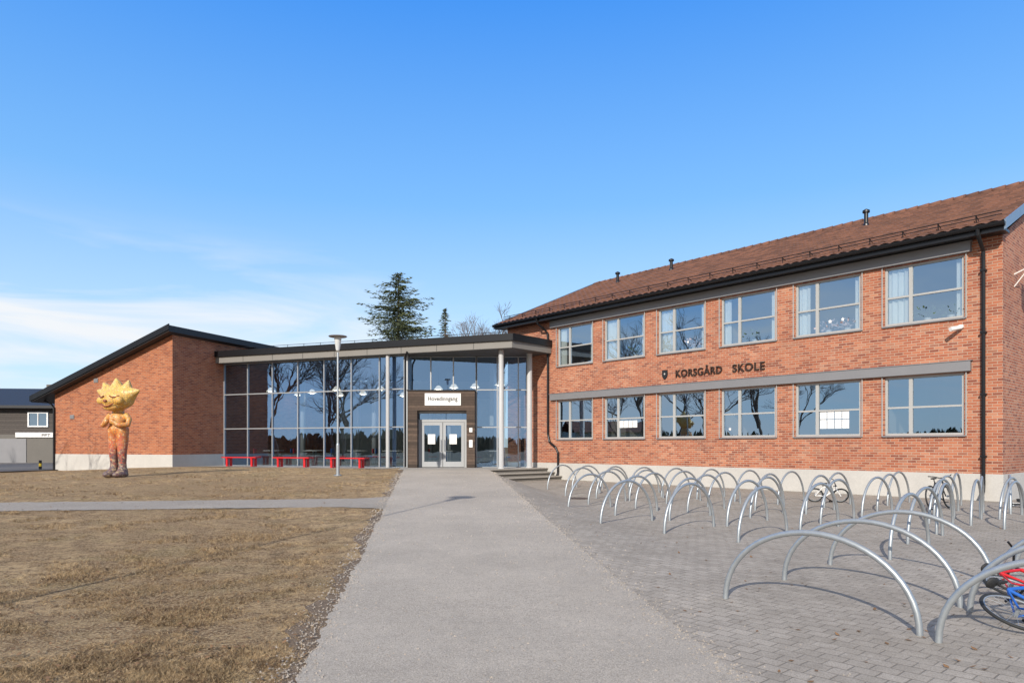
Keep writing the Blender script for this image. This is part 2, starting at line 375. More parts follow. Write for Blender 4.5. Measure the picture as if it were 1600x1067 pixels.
def trimesh(name,V,mat,**kw):
    n=len(V); me=bpy.data.meshes.new(name); me.vertices.add(3*n); me.vertices.foreach_set('co',V.reshape(-1))
    me.loops.add(3*n); me.loops.foreach_set('vertex_index',np.arange(3*n,dtype=np.int32))
    me.polygons.add(n); me.polygons.foreach_set('loop_start',np.arange(n,dtype=np.int32)*3)
    me.update(calc_edges=True); me.validate(); me.materials.append(M[mat]); return put(name,me,**kw)
def blades(n):
    t=np.random.rand(n); y=3.2/(1-t*(1-3.2/31)); u=np.random.rand(n)
    a=-1.15*y-1.5; b_=xl(y)+.0+np.abs(np.random.randn(n))*.04; x=a+(b_-a)*u
    yc=14.7+.11*(x+2.6); keep=~((y>yc-.03)&(y<yc+1.73)); keep&=~((y>27.5)&(y>35.6-.38*(x+15)-2.8)); keep&=(y<34)
    cl=np.sin(x*3.1+np.sin(y*2.2)*2)*np.sin(y*2.7+np.sin(x*1.3)*2)+.6*np.sin(x*.9+2*np.sin(y*.7))*np.sin(y*1.1)+.6*np.sin(x*9+3*np.sin(y*6))*np.sin(y*10+2*np.sin(x*7)); keep&=(np.random.rand(n)<.25+.8*cl)
    keep&=(np.random.rand(n)<.10+(xl(y)-x)*1.3)
    x=x[keep];y=y[keep];cl=cl[keep];n=len(x); z=H(x,y)
    k=np.clip(y/6,1,3.5); h=(.005+.022*np.random.rand(n)*np.clip(.4+cl,.2,1.6))*np.sqrt(k); w=(.0018+.0022*np.random.rand(n))*k
    az=np.random.rand(n)*2*pi; lean=(.015+.05*np.random.rand(n))*np.sqrt(k); a2=np.random.rand(n)*2*pi
    V=np.zeros((n,3,3)); V[:,0,0]=x-w*np.cos(az);V[:,0,1]=y-w*np.sin(az);V[:,0,2]=z-.004
    V[:,1,0]=x+w*np.cos(az);V[:,1,1]=y+w*np.sin(az);V[:,1,2]=z-.002
    V[:,2,0]=x+lean*np.cos(a2);V[:,2,1]=y+lean*np.sin(a2);V[:,2,2]=z+h+.006
    trimesh('grass',V,'blade',label='short dry straw-coloured grass covering the lawn',category='grass',kind='stuff')
blades(520000)
def grit(n):
    P=MB(); rnd=random.Random(9)
    for k in range(n):
        y=3.6+22*rnd.random()**2.2
        q=rnd.random()
        if q<.5: x=xl(y)-.05+rnd.gauss(0,.10)
        elif q<.8: x=xr(y)+rnd.gauss(0,.10)
        else: x=rnd.uniform(xl(y),xr(y)+.8)
        z=(float(H(x,y))+.014) if x<xr(y) else Hp(x,y); s=rnd.uniform(.003,.010)*(1+y/14)
        i=len(P.v); a=rnd.uniform(0,6.28)
        P.v+=[(x+s*math.cos(a),y+s*math.sin(a),z),(x+s*math.cos(a+2.1),y+s*math.sin(a+2.1),z),(x+s*math.cos(a+4.2),y+s*math.sin(a+4.2),z),(x,y,z+s*.9)]
        P.f+=[(i,i+1,i+3),(i+1,i+2,i+3),(i+2,i,i+3)]
    mk('grit',P,'pebble',label='loose grit and small stones along the path',category='gravel',kind='stuff')
grit(4500)
def leaves(n):
    P=MB(); rnd=random.Random(19)
    for k in range(n):
        y=3.6+24*rnd.random()**1.7
        if rnd.random()<.72:
            x=rnd.uniform(-1.0*y,xl(y)); z=float(H(x,y))+.022
        else:
            x=rnd.uniform(xr(y)+.1,xr(y)+.8*y); z=Hp(x,y)+.006 if x<7 else .006
        s=rnd.uniform(.012,.03); a=rnd.uniform(0,6.28); c_,s_=math.cos(a)*s,math.sin(a)*s; t=rnd.uniform(0,s*.8)
        P.quad((x-c_,y-s_,z),(x+s_*.6,y-c_*.6,z+t*.4),(x+c_,y+s_,z+t),(x-s_*.6,y+c_*.6,z+.002))
    mk('dead_leaves',P,'leaf',label='scattered small dead brown leaves on the ground',category='leaves',kind='stuff')
leaves(1500)

# ------------------------------------------------------------------ right school building
RA=math.atan2(-.747,.665)
sb_=thing('school_building','two-storey red brick school with tiled roof and rows of windows','building',(C.x,C.y,0),RA)
LEN=20.3; WID=13.6; ZT=7.25; ZR=10.55
wins=[(-.9-2.08-2.775*i,-.9-2.775*i) for i in range(6)]
def wall_holes(x0,x1,z0,z1,holes,rev):
    xs=sorted({x0,x1,*[h[0] for h in holes],*[h[1] for h in holes]}); zs=sorted({z0,z1,*[h[2] for h in holes],*[h[3] for h in holes]})
    mb=MB()
    for a,b_ in zip(xs,xs[1:]):
        for c_,d_ in zip(zs,zs[1:]):
            mx,mz=(a+b_)/2,(c_+d_)/2
            if any(h[0]<mx<h[1] and h[2]<mz<h[3] for h in holes): continue
            mb.quad((a,0,c_),(b_,0,c_),(b_,0,d_),(a,0,d_))
    for h in holes:
        a,b_,c_,d_=h
        mb.quad((a,0,c_),(a,rev,c_),(a,rev,d_),(a,0,d_)); mb.quad((b_,0,c_),(b_,0,d_),(b_,rev,d_),(b_,rev,c_))
        mb.quad((a,0,c_),(b_,0,c_),(b_,rev,c_),(a,rev,c_)); mb.quad((a,0,d_),(a,rev,d_),(b_,rev,d_),(b_,0,d_))
    return mb
ZL=(1.82,3.57); ZU=(5.12,6.88)
holes=[(a,b_,*z) for a,b_ in wins for z in (ZL,ZU)]
mb=wall_holes(-LEN,0,.74,ZT+.1,holes,.22)
pent=lambda x:[(x,0,.74),(x,WID,.74),(x,WID,ZT),(x,WID/2,ZR-.25),(x,0,ZT)]
mb.quad(*pent(0)); mb.quad(*pent(-LEN)[::-1]); mb.quad((0,WID,.74),(-LEN,WID,.74),(-LEN,WID,ZT),(0,WID,ZT))
mk('brick_wall',mb,'brick',sb_)
mk('plinth',MB().box(-LEN-.02,.02,-.02,WID+.02,-.3,.74),'conc',sb_)
mb=MB().box(-LEN+.3,-.3,.26,WID-.3,.76,.9).box(-LEN+.3,-.3,.26,WID-.3,3.95,4.2).box(-LEN+.3,-.3,.26,WID-.3,7.22,7.3).box(-LEN+.3,-.3,6,6.1,.9,7.22)
for i in (1,3,5): x=-.55-2.775*i; mb.box(x-.05,x+.05,.27,6,.9,3.95); mb.box(x-.05,x+.05,.27,6,4.2,7.22)
mk('interior_rooms',mb,'room',sb_)
def tiles(sign):
    x0,x1=-LEN-.35,.18; sx=.3; ns=5; nc=int((x1-x0)/sx*ns); rows=24
    y0,z0=-.55,7.40; y1,z1=WID/2,ZR
    v=[];f=[]; w=nc+1
    for r in range(rows):
        for e in (0,1):
            t=(r+e)/rows; lift=.05*(1-e)+.008
            for i in range(w):
                x=x0+(x1-x0)*i/nc; zz=.045*abs(math.sin(pi*(i/ns)))**.8
                y=y0+(y1-y0)*t; z=z0+(z1-z0)*t+lift+zz
                if sign<0: y=WID-y
                v.append((x,y,z))
    for r in range(rows*2-1):
        for i in range(nc):
            k=r*w+i; f.append((k,k+1,k+w+1,k+w))
    mb=MB(); mb.v=v; mb.f=f; return mb
ro=mk('roof',tiles(1),'tile',sb_)
mk('rear_roof_slope',tiles(-1),'tile',ro)
mb=MB()
for i in range(51):
    x=-LEN-.35+i*.4; mb.cyl((x,WID/2,ZR+.02),(x+.42,WID/2,ZR+.035),.12,.135,8)
mk('ridge_tiles',mb,'tile',ro,smooth=True)
mb=MB().box(-LEN-.3,.15,-.5,0.02,ZT-.02,ZT+.05).box(-LEN-.3,.15,-.56,-.5,7.2,7.42)
mk('eave_soffit',mb,'black',sb_)
for x in (.16,-LEN-.4):
    mb=MB()
    for sgn in (0,1):
        ya,yb=(-.58,WID/2) if sgn==0 else (WID+.58,WID/2)
        mb.quad((x,ya,7.22),(x,yb,ZR-.14),(x,yb,ZR+.12),(x,ya,7.48)); mb.quad((x+.05,ya,7.22),(x+.05,yb,ZR-.14),(x+.05,yb,ZR+.12),(x+.05,ya,7.48))
        mb.quad((x,ya,7.48),(x+.05,ya,7.48),(x+.05,yb,ZR+.12),(x,yb,ZR+.12)); mb.quad((x,ya,7.22),(x+.05,ya,7.22),(x+.05,yb,ZR-.14),(x,yb,ZR-.14)); mb.quad((x,ya,7.22),(x+.05,ya,7.22),(x+.05,ya,7.48),(x,ya,7.48))
    mk('barge_board',mb,'barge',sb_)
mb=MB(); gut=[]
for k in range(9):
    t=pi+pi*k/8; gut.append((-.64+.075*math.cos(t),7.40+.085*math.sin(t)))
for (a,b_) in zip(gut,gut[1:]): mb.quad((-LEN-.35,a[0],a[1]),(.2,a[0],a[1]),(.2,b_[0],b_[1]),(-LEN-.35,b_[0],b_[1]))
mb.quad(*[(.2,a,b_) for a,b_ in gut]); mb.quad(*[(-LEN-.35,a,b_) for a,b_ in gut]); mb.cyl((-LEN-.35,-.715,7.41),(.2,-.715,7.41),.012,n=6)
mk('gutter',mb,'black',sb_)
mb=MB()
for i in range(22):
    x=-.6-i*.93; mb.cyl((x,-.02,7.68),(x,-.08,7.88),.015,n=5); mb.cyl((x,.2,7.78),(x,-.07,7.87),.012,n=5)
mb.cyl((-LEN-.2,-.08,7.87),(0,-.08,7.87),.014,n=6); mb.cyl((-LEN-.2,-.06,7.78),(0,-.06,7.78),.012,n=6)
mk('snow_guard',mb,'black',sb_)
for u_s,yy_,sc in ((-5.5,5.2,1.),(-14.36,5.2,.9),(-17.65,5.2,.9)):
    zz=7.4+(ZR-7.4)*(yy_+.55)/(WID/2+.55)
    mk('roof_vent',MB().lathe([(.13,zz-.1),(.10,zz+.1),(.075,zz+.15),(.075,zz+.52*sc),(.13,zz+.54*sc),(.13,zz+.62*sc),(.03,zz+.68*sc),(.0,zz+.68*sc)],(u_s,yy_),14),'black',sb_)
for z0,z1 in ((3.60,3.88),(6.91,7.19)):
    mk('blind_casing',MB().box(-17.25,-.72,-.13,-.003,z0,z1).box(-17.3,-.68,-.15,-.003,z1,z1+.02),'greyband',sb_)
WW=2.08
def win_meshes(h):
    fr=MB(); y0,y1=.05,.14; t=.065
    fr.box(0,t,y0,y1,0,h).box(WW-t,WW,y0,y1,0,h).box(t,WW-t,y0,y1,0,t).box(t,WW-t,y0,y1,h-t,h)
    xm=.70; fr.box(xm-.05,xm+.05,y0+.003,y1-.003,t,h-t)
    fr.box(t,xm-.05,y0+.006,y1-.006,h*.46,h*.46+.055).box(xm+.05,WW-t,y0+.006,y1-.006,h*.46,h*.46+.055)
    fr.box(-.07,-.045,-.05,-.025,-.03,h+.06); fr.box(WW+.045,WW+.07,-.05,-.025,-.03,h+.06)
    pa=MB().quad((t/2,.1,t/2),(WW-t/2,.1,t/2),(WW-t/2,.1,h-t/2),(t/2,.1,h-t/2))
    si=MB().box(-.04,WW+.04,-.06,.06,-.045,-.005)
    return fr.mesh('frame','frame'),pa.mesh('window','glass'),si.mesh('sill','greyband')
def curtain(x0,x1,h):
    n=int((x1-x0)/.035); P=[]
    for i in range(n+1):
        x=x0+(x1-x0)*i/n; P.append((x,.18+.03*math.sin(i*1.3)+.012*math.sin(i*3.7)))
    mb=MB()
    for a,b_ in zip(P,P[1:]): mb.quad((a[0],a[1],.02),(b_[0],b_[1],.02),(b_[0],b_[1],h),(a[0],a[1],h))
    return mb.mesh('curtain','curtain',True)
cm=[curtain(.06,.42,1.74),curtain(.06,.62,1.74),curtain(.06,.30,1.74),curtain(1.85,2.02,1.74)]
mL=win_meshes(ZL[1]-ZL[0]); mU=win_meshes(ZU[1]-ZU[0])
for i,(a,b_) in enumerate(wins):
    for up,(ms,z) in enumerate(((mL,ZL[0]),(mU,ZU[0]))):
        w=put('window',ms[1],sb_,(a,0,z)); put('frame',ms[0],w); put('sill',ms[2],w)
        if up:
            put('curtain',cm[(1,0,2,1,1,0)[i]],w)
            put('curtain',cm[3],w)
t1=text_mesh('KORSGÅRD','letters',1.98,.28,.03,1.1,.008); put('name_lettering',t1,sb_,(-10.46,-.035,4.16))
t2=text_mesh('SKOLE','letters',1.22,.28,.03,1.1,.008); put('name_lettering',t2,sb_,(-8.05,-.035,4.16))
crest=[(-.12,.34),(.12,.34),(.12,.12),(.07,.03),(0,-.02),(-.07,.03),(-.12,.12)]
cr=MB(); n=len(crest)
cr.quad(*[(-10.98+x,-.04,4.13+z) for x,z in crest[::-1]])
for k in range(n):
    p,q=crest[k],crest[(k+1)%n]; cr.quad((-10.98+p[0],-.04,4.13+p[1]),(-10.98+q[0],-.04,4.13+q[1]),(-10.98+q[0],0,4.13+q[1]),(-10.98+p[0],0,4.13+p[1]))
c_=mk('crest_shield',cr,'text',sb_)
mk('crest_emblem',MB().lathe([(0,0),(.035,0)],(0,0),10),'conc',c_,loc=(-10.98,-.045,4.32),rot=(pi/2,0,0))
mb=MB().tube([(-.42,-.64,7.36),(-.42,-.62,7.2),(-.42,-.3,6.98),(-.42,-.11,6.85),(-.42,-.09,6.6),(-.42,-.09,3.),(-.42,-.09,.45),(-.42,-.13,.25),(-.42,-.3,.12)],.05,10)
for z in (1.2,2.9,4.6,6.3): mb.box(-.49,-.35,-.15,0,z,z+.05)
mk('downpipe',mb,'black',sb_)
mb=MB().tube([(-17.6,-.64,7.34),(-17.6,-.55,7.1),(-17.5,-.2,6.85),(-17.4,-.1,6.7),(-17.4,-.09,2.05),(-17.3,-.09,1.7),(-16.9,-.09,1.45),(-16.75,-.09,1.2),(-16.75,-.09,.3),(-16.75,-.2,.12)],.05,10)
mk('downpipe',mb,'black',sb_)
mk('security_camera',MB().box(-1.0,-.9,-.12,0,4.82,4.9).cyl((-.95,-.1,4.83),(-1.12,-.42,4.76),.055,.06,10),'white',sb_)
mb=MB().tube([(0,1.2,6.35),(.35,1.2,6.5),(.6,1.2,6.45)],.02,6).tube([(0,1.2,6.0),(.35,1.2,6.48)],.015,6).box(.5,.62,1.1,1.3,6.1,6.75)
mk('wall_bracket',mb,'white',sb_)

def facade_obj(name,mb,mat,x,y,z,label,cat,group=None,smooth=False):
    q=C+Vector((.665,-.747))*x+Vector((.747,.665))*y
    o=mk(name,mb,mat,loc=(q.x,q.y,z),rot=(0,0,RA),label=label,category=cat,smooth=smooth)
    if group:o['group']=group
    return o
pb=MB()
for i in range(4):
    for j in range(2): pb.box(i*.235,i*.235+.21,0,.003,j*.31,j*.31+.285)
facade_obj('paper_notice',pb,'paper',wins[1][0]+.78,.092,ZL[0]+.25,'white paper sheets taped inside a school window','paper','papers in the windows')
pb=MB()
for i in range(4): pb.box(i*.235,i*.235+.21,0,.003,0,.285)
facade_obj('paper_notice',pb,'paper',wins[4][0]+.75,.092,ZL[0]+.45,'white paper sheets taped inside a school window','paper','papers in the windows')
rnd=random.Random(4)
for wi,zb,pts in ((2,ZL[0],((.3,.3),)),(3,ZU[0],((1.3,.35),)),(1,ZU[0],((1.1,.4),(1.5,.42)))):
    for px,pz in pts:
        mb=MB(); r=rnd.uniform(.06,.09); P=[]
        for k in range(10):
            rr=r if k%2==0 else r*.5; P.append((rr*math.sin(k*pi/5),0,rr*math.cos(k*pi/5)))
        mb.quad(*P); facade_obj('window_decoration',mb,'paper',wins[wi][0]+px,.094,zb+pz,'small white paper star taped on a classroom window','decoration','decorations on the windows')
def plant(seed,flower):
    rnd=random.Random(seed); a=MB(); a.lathe([(0,0),(.07,0),(.1,.14),(.09,.14)],(0,0),10)
    l=MB()
    for k in range(60):
        d=Vector((rnd.gauss(0,1),rnd.gauss(0,.4),abs(rnd.gauss(.8,.6)))).normalized(); r=rnd.uniform(.1,.42); p=Vector((0,0,.14))+d*r
        s=rnd.uniform(.02,.045); e=Vector((rnd.gauss(0,1),rnd.gauss(0,1),rnd.gauss(0,1))).normalized()*s; g=d*s*1.4
        l.quad(p-e,p+g,p+e,p-g)
        if k%4==0: l.cyl((0,0,.14),tuple(p),.004,.002,4,False)
    return a.mesh('pot','white',True), l.mesh('leaves','flower' if flower else 'leafg')
M['leafg']=simple('leaf_green',(.06,.10,.03),.6); M['flower']=simple('pale_flower',(.75,.6,.6),.6)
for (i,off,fl) in ((0,1.1,0),(0,1.7,0),(1,1.0,1),(1,1.6,1),(2,1.2,0),(3,1.5,1),(4,1.5,0)):
    a,l=plant(i*7+int(off*10),fl); q=C+Vector((.665,-.747))*(wins[i][0]+off)+Vector((.747,.665))*.22
    o=thing('potted_plant','potted plant on the inside sill of an upper window','plant',(q.x,q.y,ZU[0]),RA,'plants on the window sills')
    put('pot',a,o); put('leaves',l,o)

# ------------------------------------------------------------------ brick wing
GA=math.atan2(-.355,.935)
A=A0-GY*3.3
wg=thing('brick_wing','orange brick wing with black sloping single-pitch roof','building',(A.x,A.y,0),GA)
Lw=8.03; Dw=14
mb=MB()
mb.quad((-Lw,0,1.1),(0,0,1.1),(0,0,6.8),(-Lw,0,4.15)); mb.quad((0,0,1.1),(0,Dw,1.1),(0,Dw,6.8),(0,0,6.8))
mb.quad((0,Dw,1.1),(-Lw,Dw,1.1),(-Lw,Dw,4.15),(0,Dw,6.8)); mb.quad((-Lw,Dw,1.1),(-Lw,0,1.1),(-Lw,0,4.15),(-Lw,Dw,4.15))
mk('brick_wall',mb,'brick2',wg)
mk('plinth',MB().box(-Lw-.02,.02,-.02,Dw,-.2,1.1),'conc',wg)
sl=(6.8-4.15)/Lw
def slab(x0,x1,y0,y1,o0,o1):
    a,b_=6.8+x0*sl,6.8+x1*sl; m_=MB(); m_.v=[(x0,y0,a+o0),(x1,y0,b_+o0),(x1,y1,b_+o0),(x0,y1,a+o0),(x0,y0,a+o1),(x1,y0,b_+o1),(x1,y1,b_+o1),(x0,y1,a+o1)]
    m_.f=[(0,3,2,1),(4,5,6,7),(0,1,5,4),(1,2,6,5),(2,3,7,6),(3,0,4,7)]; return m_
mk('roof',slab(-Lw-1.15,.25,-.45,Dw,.004,.3),'roofblack',wg)
mk('roof_trim',slab(-Lw-1.2,.3,-.5,-.452,.06,.34),'black',wg)
mb=MB().tube([(-Lw-1.0,.1,3.9),(-Lw-.3,.0,3.7),(-Lw+.02,-.07,3.5),(-Lw+.02,-.07,.3)],.045,8)
mk('downpipe',mb,'black',wg)
for x,z in ((-5.2,4.7),(-6.9,2.9)):
    mk('wall_vent',MB().box(x,x+.3,-.03,0,z,z+.2).box(x+.03,x+.27,-.04,-.03,z+.04,z+.16),'greyband',wg)

# ------------------------------------------------------------------ entrance hall
hall=thing('entrance_hall','glass-walled entrance hall with black flat roof canopy','building')
def w2(p): return (p.x,p.y)
F0=A0-GY*.6-GX*.05; K=Vector((0.0,29.45)); Bk=Vector(fp(17.25,.02)); Bk2=Vector(fp(20.2,.02))
poly=[w2(F0),w2(K),w2(Bk),w2(Bk2),(-.9,45),w2(A0+GY*9.2)]
mk('fascia',MB().prism(poly,5.76,6.06),'fascia',hall)
cen=Vector((-6,37))
polyS=[w2(cen+(Vector(p)-cen)*.9985) for p in poly]
mk('soffit',MB().prism(polyS,5.742,5.757),'soffit',hall)
P2=[w2(F0-GY*.09-GX*.05),w2(K-GY*.09+GX*.07),w2(Bk+D*(-.06)),w2(Bk2),(-.9,45),w2(A0+GY*9.2-GX*.05)]
mk('roof',MB().prism(P2,6.063,6.36),'black',hall)
d=(K-F0); Lf=d.length; d.normalize(); nn=Vector((d.y,-d.x))
for i in range(1,9):
    q=F0+d*(Lf*i/9)+nn*.004; e=d*.010
    mk('panel_joint',MB().quad((q.x-e.x,q.y-e.y,5.77),(q.x+e.x,q.y+e.y,5.77),(q.x+e.x,q.y+e.y,6.05),(q.x-e.x,q.y-e.y,6.05)),'black',hall)
mb=MB(); q0=F0+d*1.2+GY*.5; q1=K-d*.5+GY*.6
mb.cyl((q0.x,q0.y,6.56),(q1.x,q1.y,6.56),.012,n=5)
for i in range(16):
    q=q0+(q1-q0)*(i/15); mb.cyl((q.x,q.y,6.34),(q.x,q.y,6.58),.012,n=5)
mk('roof_rail',mb,'black',hall)
def glasswall(org,ang,xs,zs,parent,dep=.12,t=.027):
    fr=MB(); pa=MB(); z0,z1=zs[0],zs[-1]
    for x in xs: fr.box(x-t,x+t,-dep/2,dep/2,z0,z1)
    for a,b_ in zip(xs,xs[1:]):
        for j,z in enumerate(zs):
            fr.box(a+t,b_-t,-dep/2+.004,dep/2-.004,max(z0,z-t),min(z1,z+t))
        for c1,c2 in zip(zs,zs[1:]): 
            tilt=random.uniform(-.005,.005); pa.quad((a+t,tilt,c1+t),(b_-t,-tilt,c1+t),(b_-t,-tilt+random.uniform(-.004,.004),c2-t),(a+t,tilt,c2-t))
    o=mk('glass_wall',pa,'hglass',parent,loc=org,rot=(0,0,ang)); put('frame',fr.mesh('frame','mullion'),o); return o
zs=[.5,2.4,4.17,5.74]
glasswall((A0.x,A0.y,0),GA,[.03]+[1.56*i for i in range(1,7)]+[10.7],zs,hall)
YG=32.4
glasswall((0,YG,0),0,[-4.93,-3.85,-2.78,-1.7],[4.08,5.74],hall)
glasswall((0,YG,0),0,[-1.68,-.7,.3,1.0],zs,hall)
g1=A0+GX*10.72
mk('corner_post',MB().box(g1.x-.02,g1.x+.12,g1.y,YG+.05,.5,5.74),'mullion',hall)
mk('floor',MB().prism([w2(A0+GY*.08),w2(g1+GY*.08),(-4.9,32.5),(.9,32.5),(-1.3,35.3),(-1.3,44.8),w2(A0+GY*9)],.3,.53),'floor_int',hall)
mk('rear_wall',MB().box(-12.5,-.9,44.7,44.9,.5,5.74),'dark_int',hall)
mk('partition_wall',MB().box(-1.15,-.95,35.2,44.7,.5,5.74),'dark_int',hall)
M['rwin']=simple('bright_rear_window',(.65,.72,.72),.4)
for x in (-11.2,-9,-6.8,-4.6,-2.6): mk('rear_window',MB().box(x,x+1.3,44.6,44.68,2.0,4.6),'rwin',hall)
for x,y in ((-11.8,38.5),(-7.5,37.2),(-3.4,37.2),(-9.5,42),(-5.,42)): mk('interior_column',MB().cyl((x,y,.53),(x,y,5.74),.14,n=16),'colpaint',hall,smooth=True)
for x,y,r in ((-.48,30.15,.115),(.80,31.35,.13)):
    mk('column',MB().lathe([(r+.04,.5),(r+.04,.56),(r,.57),(r,5.74)],(x,y),20),'colpaint',hall,smooth=True)
q=g1-GX*.75-GY*.3
mk('column',MB().lathe([(.09,.48),(.09,5.74)],(q.x,q.y),16),'colpaint',hall,smooth=True)
mk('downpipe',MB().tube([(-4.78,31.1,5.8),(-4.88,31.25,5.55),(-4.9,31.35,5.3),(-4.9,31.35,.55)],.045,8),'black',hall)
po=mk('porch_cladding',MB().box(-4.82,-4.38,31.5,32.34,.5,4.05).box(-2.10,-1.72,31.5,32.34,.5,4.05).box(-4.38,-2.10,31.5,32.34,3.15,4.05),'wood',hall)
mk('porch_trim',MB().box(-4.86,-1.68,31.46,32.3,4.052,4.10),'black',po)
mb=MB(); y0,y1=31.95,32.05
mb.box(-4.37,-4.25,y0,y1,.51,2.75).box(-2.23,-2.11,y0,y1,.51,2.75).box(-4.25,-2.23,y0,y1,2.63,2.75).box(-4.37,-2.11,y0,y1,3.03,3.14)
mk('door_surround',mb,'doorpaint',hall)
mk('transom_window',MB().quad((-4.37,32.0,2.75),(-2.11,32.0,2.75),(-2.11,32.0,3.03),(-4.37,32.0,3.03)),'hglass',hall)
for k in (0,1):
    x0=-4.24+k*1.01; x1=x0+.985
    pn=mk('door',MB().box(x0,x0+.13,y0+.02,y1-.01,.53,2.62).box(x1-.13,x1,y0+.02,y1-.01,.53,2.62).box(x0+.13,x1-.13,y0+.02,y1-.01,.53,.78).box(x0+.13,x1-.13,y0+.02,y1-.01,2.48,2.62),'doorpaint',hall)
    mk('door_glass',MB().quad((x0+.13,32.0,.78),(x1-.13,32.0,.78),(x1-.13,32.0,2.48),(x0+.13,32.0,2.48)),'hglass',pn)
    hx=x1-.07 if k==0 else x0+.07
    mk('handle',MB().tube([(hx,y0+.02,1.3),(hx,y0-.06,1.3),(hx,y0-.06,1.8),(hx,y0+.02,1.8)],.015,6),'galv',pn)
    mk('paper_notice',MB().box(0,.34,0,.004,0,.46),'paper',loc=(x0+.3,31.99,1.6),label='white paper notice on the glass entrance door',category='paper',group='notices at the entrance')
sg=mk('entrance_sign',MB().box(0,1.66,-.03,0,0,.56),'white',loc=(-4.02,31.49,3.38),label='white rectangular sign reading Hovedinngang above the doors',category='sign')
t3=text_mesh('Hovedinngang','text',1.36,.20,.004,1.04,.016); put('sign_lettering',t3,sg,(.15,-.036,.22))
mk('wall_notice',MB().box(0,.16,0,.02,0,.34),'paper',loc=(-1.98,31.475,1.45),label='small white panel on the wooden porch',category='notice')
mk('wall_notice',MB().box(0,.14,0,.02,0,.20),'paper',loc=(-1.97,31.475,2.15),label='small white notice on the wooden porch',category='notice')
for i,(x,y) in enumerate([(-13.2,37.4),(-11.3,38.6),(-9.4,36.6),(-8.6,39.4),(-7.,36.4),(-5.9,38.6),(-3.9,36.2),(-3.0,35.2),(-1.9,34.9),(-.6,33.6),(-12.6,40.2),(-10.2,40.5),(-6.5,40.8)]):
    o=thing('pendant_lamp','white dome pendant lamp lit inside the hall','lamp',(x,y,4.5),0,'pendant lamps in the hall')
    mk('lamp_shade',MB().lathe([(.03,.22),(.11,.18),(.23,.02),(.24,0)],(0,0),16),'glowshade',o,smooth=True)
    mk('bulb',MB().ell((0,0,.02),(.15,.15,.07),10,6),'glow',o,smooth=True)
    mk('cord',MB().cyl((0,0,.2),(0,0,1.22),.008,n=4),'black',o)
for i,(x,y) in enumerate([(-13.0,37.2),(-10.6,36.4),(-8.2,36.2),(-6.2,35.4),(-3.2,34.6),(-.9,33.7),(-11.5,40)]):
    o=thing('table','round cafe table inside the glass hall','table',(x,y,.53),0,'tables in the hall')
    mk('table_top',MB().lathe([(0,.72),(.55,.72),(.55,.75),(0,.75)],(0,0),20),'white',o)
    mk('leg',MB().lathe([(.28,0),(.28,.02),(.035,.04),(.035,.72)],(0,0),12),'galv',o)
    for k,(dx,mat_) in enumerate(((-.8,'red'),(.8,'blue'))):
        c=thing('chair','coloured chair beside a table in the hall','chair',(x+dx,y,.53),0,'chairs in the hall')
        s_=1 if dx<0 else -1
        mk('seat',MB().box(-.2,.2,-.2,.2,.43,.46),mat_,c); mk('backrest',MB().box(-s_*.2-.015,-s_*.2+.015,-.2,.2,.6,.85),mat_,c)
        for a in (-.18,.18):
            for b_ in (-.18,.18): mk('leg',MB().cyl((a,b_,0),(a,b_,.43),.012,n=6),'galv',c)

# ------------------------------------------------------------------ red benches
bs=MB().box(-1.03,1.03,-.21,-.08,.42,.47).box(-1.03,1.03,-.065,.065,.42,.47).box(-1.03,1.03,.08,.21,.42,.47).mesh('seat','red')
bl=MB().box(-.05,.05,-.19,.19,.36,.42).box(-.05,.05,-.17,-.09,0,.36).box(-.05,.05,.09,.17,0,.36).box(-.05,.05,-.09,.09,.0,.05).mesh('leg','red')
for t_,off in ((2.3,1.3),(5.4,1.3),(8.5,1.4)):
    q=A0+GX*t_-GY*off; z=float(H(q.x,q.y))+.01
    o=thing('bench','backless red bench in front of the glass wall','bench',(q.x,q.y,z),GA+.02,'red benches along the glass wall')
    put('seat',bs,o); put('leg',bl,o,(-.75,0,0)); put('leg',bl,o,(.75,0,0))

# ------------------------------------------------------------------ lamp posts
def lamp_post(x,y,h,label,rt=.035):
    o=thing('street_lamp',label,'street lamp',(x,y,float(H(x,y))),0,'park lamps on the lawn')
    mk('pole',MB().lathe([(.14,0),(.14,.03),(.062,.05),(.062,1.1),(rt+.005,1.15),(rt,h-.62)],(0,0),14),'galv',o)
    mk('lamp_glass',MB().lathe([(.055,h-.56),(.07,h-.52),(.13,h-.10),(.13,h-.08)],(0,0),20),'opal',o)
    mk('lamp_shade',MB().lathe([(0,h-.08),(.30,h-.07),(.33,h-.05),(.31,h-.03),(.10,h),(0,h+.01)],(0,0),24),'greyband',o)
lamp_post(-6.2,24.3,5.0,'grey park lamp with flat disc hood on the lawn')
lamp_post(-5.75,4.0,7.4,'tall slim grey park lamp beside the asphalt path',.024)

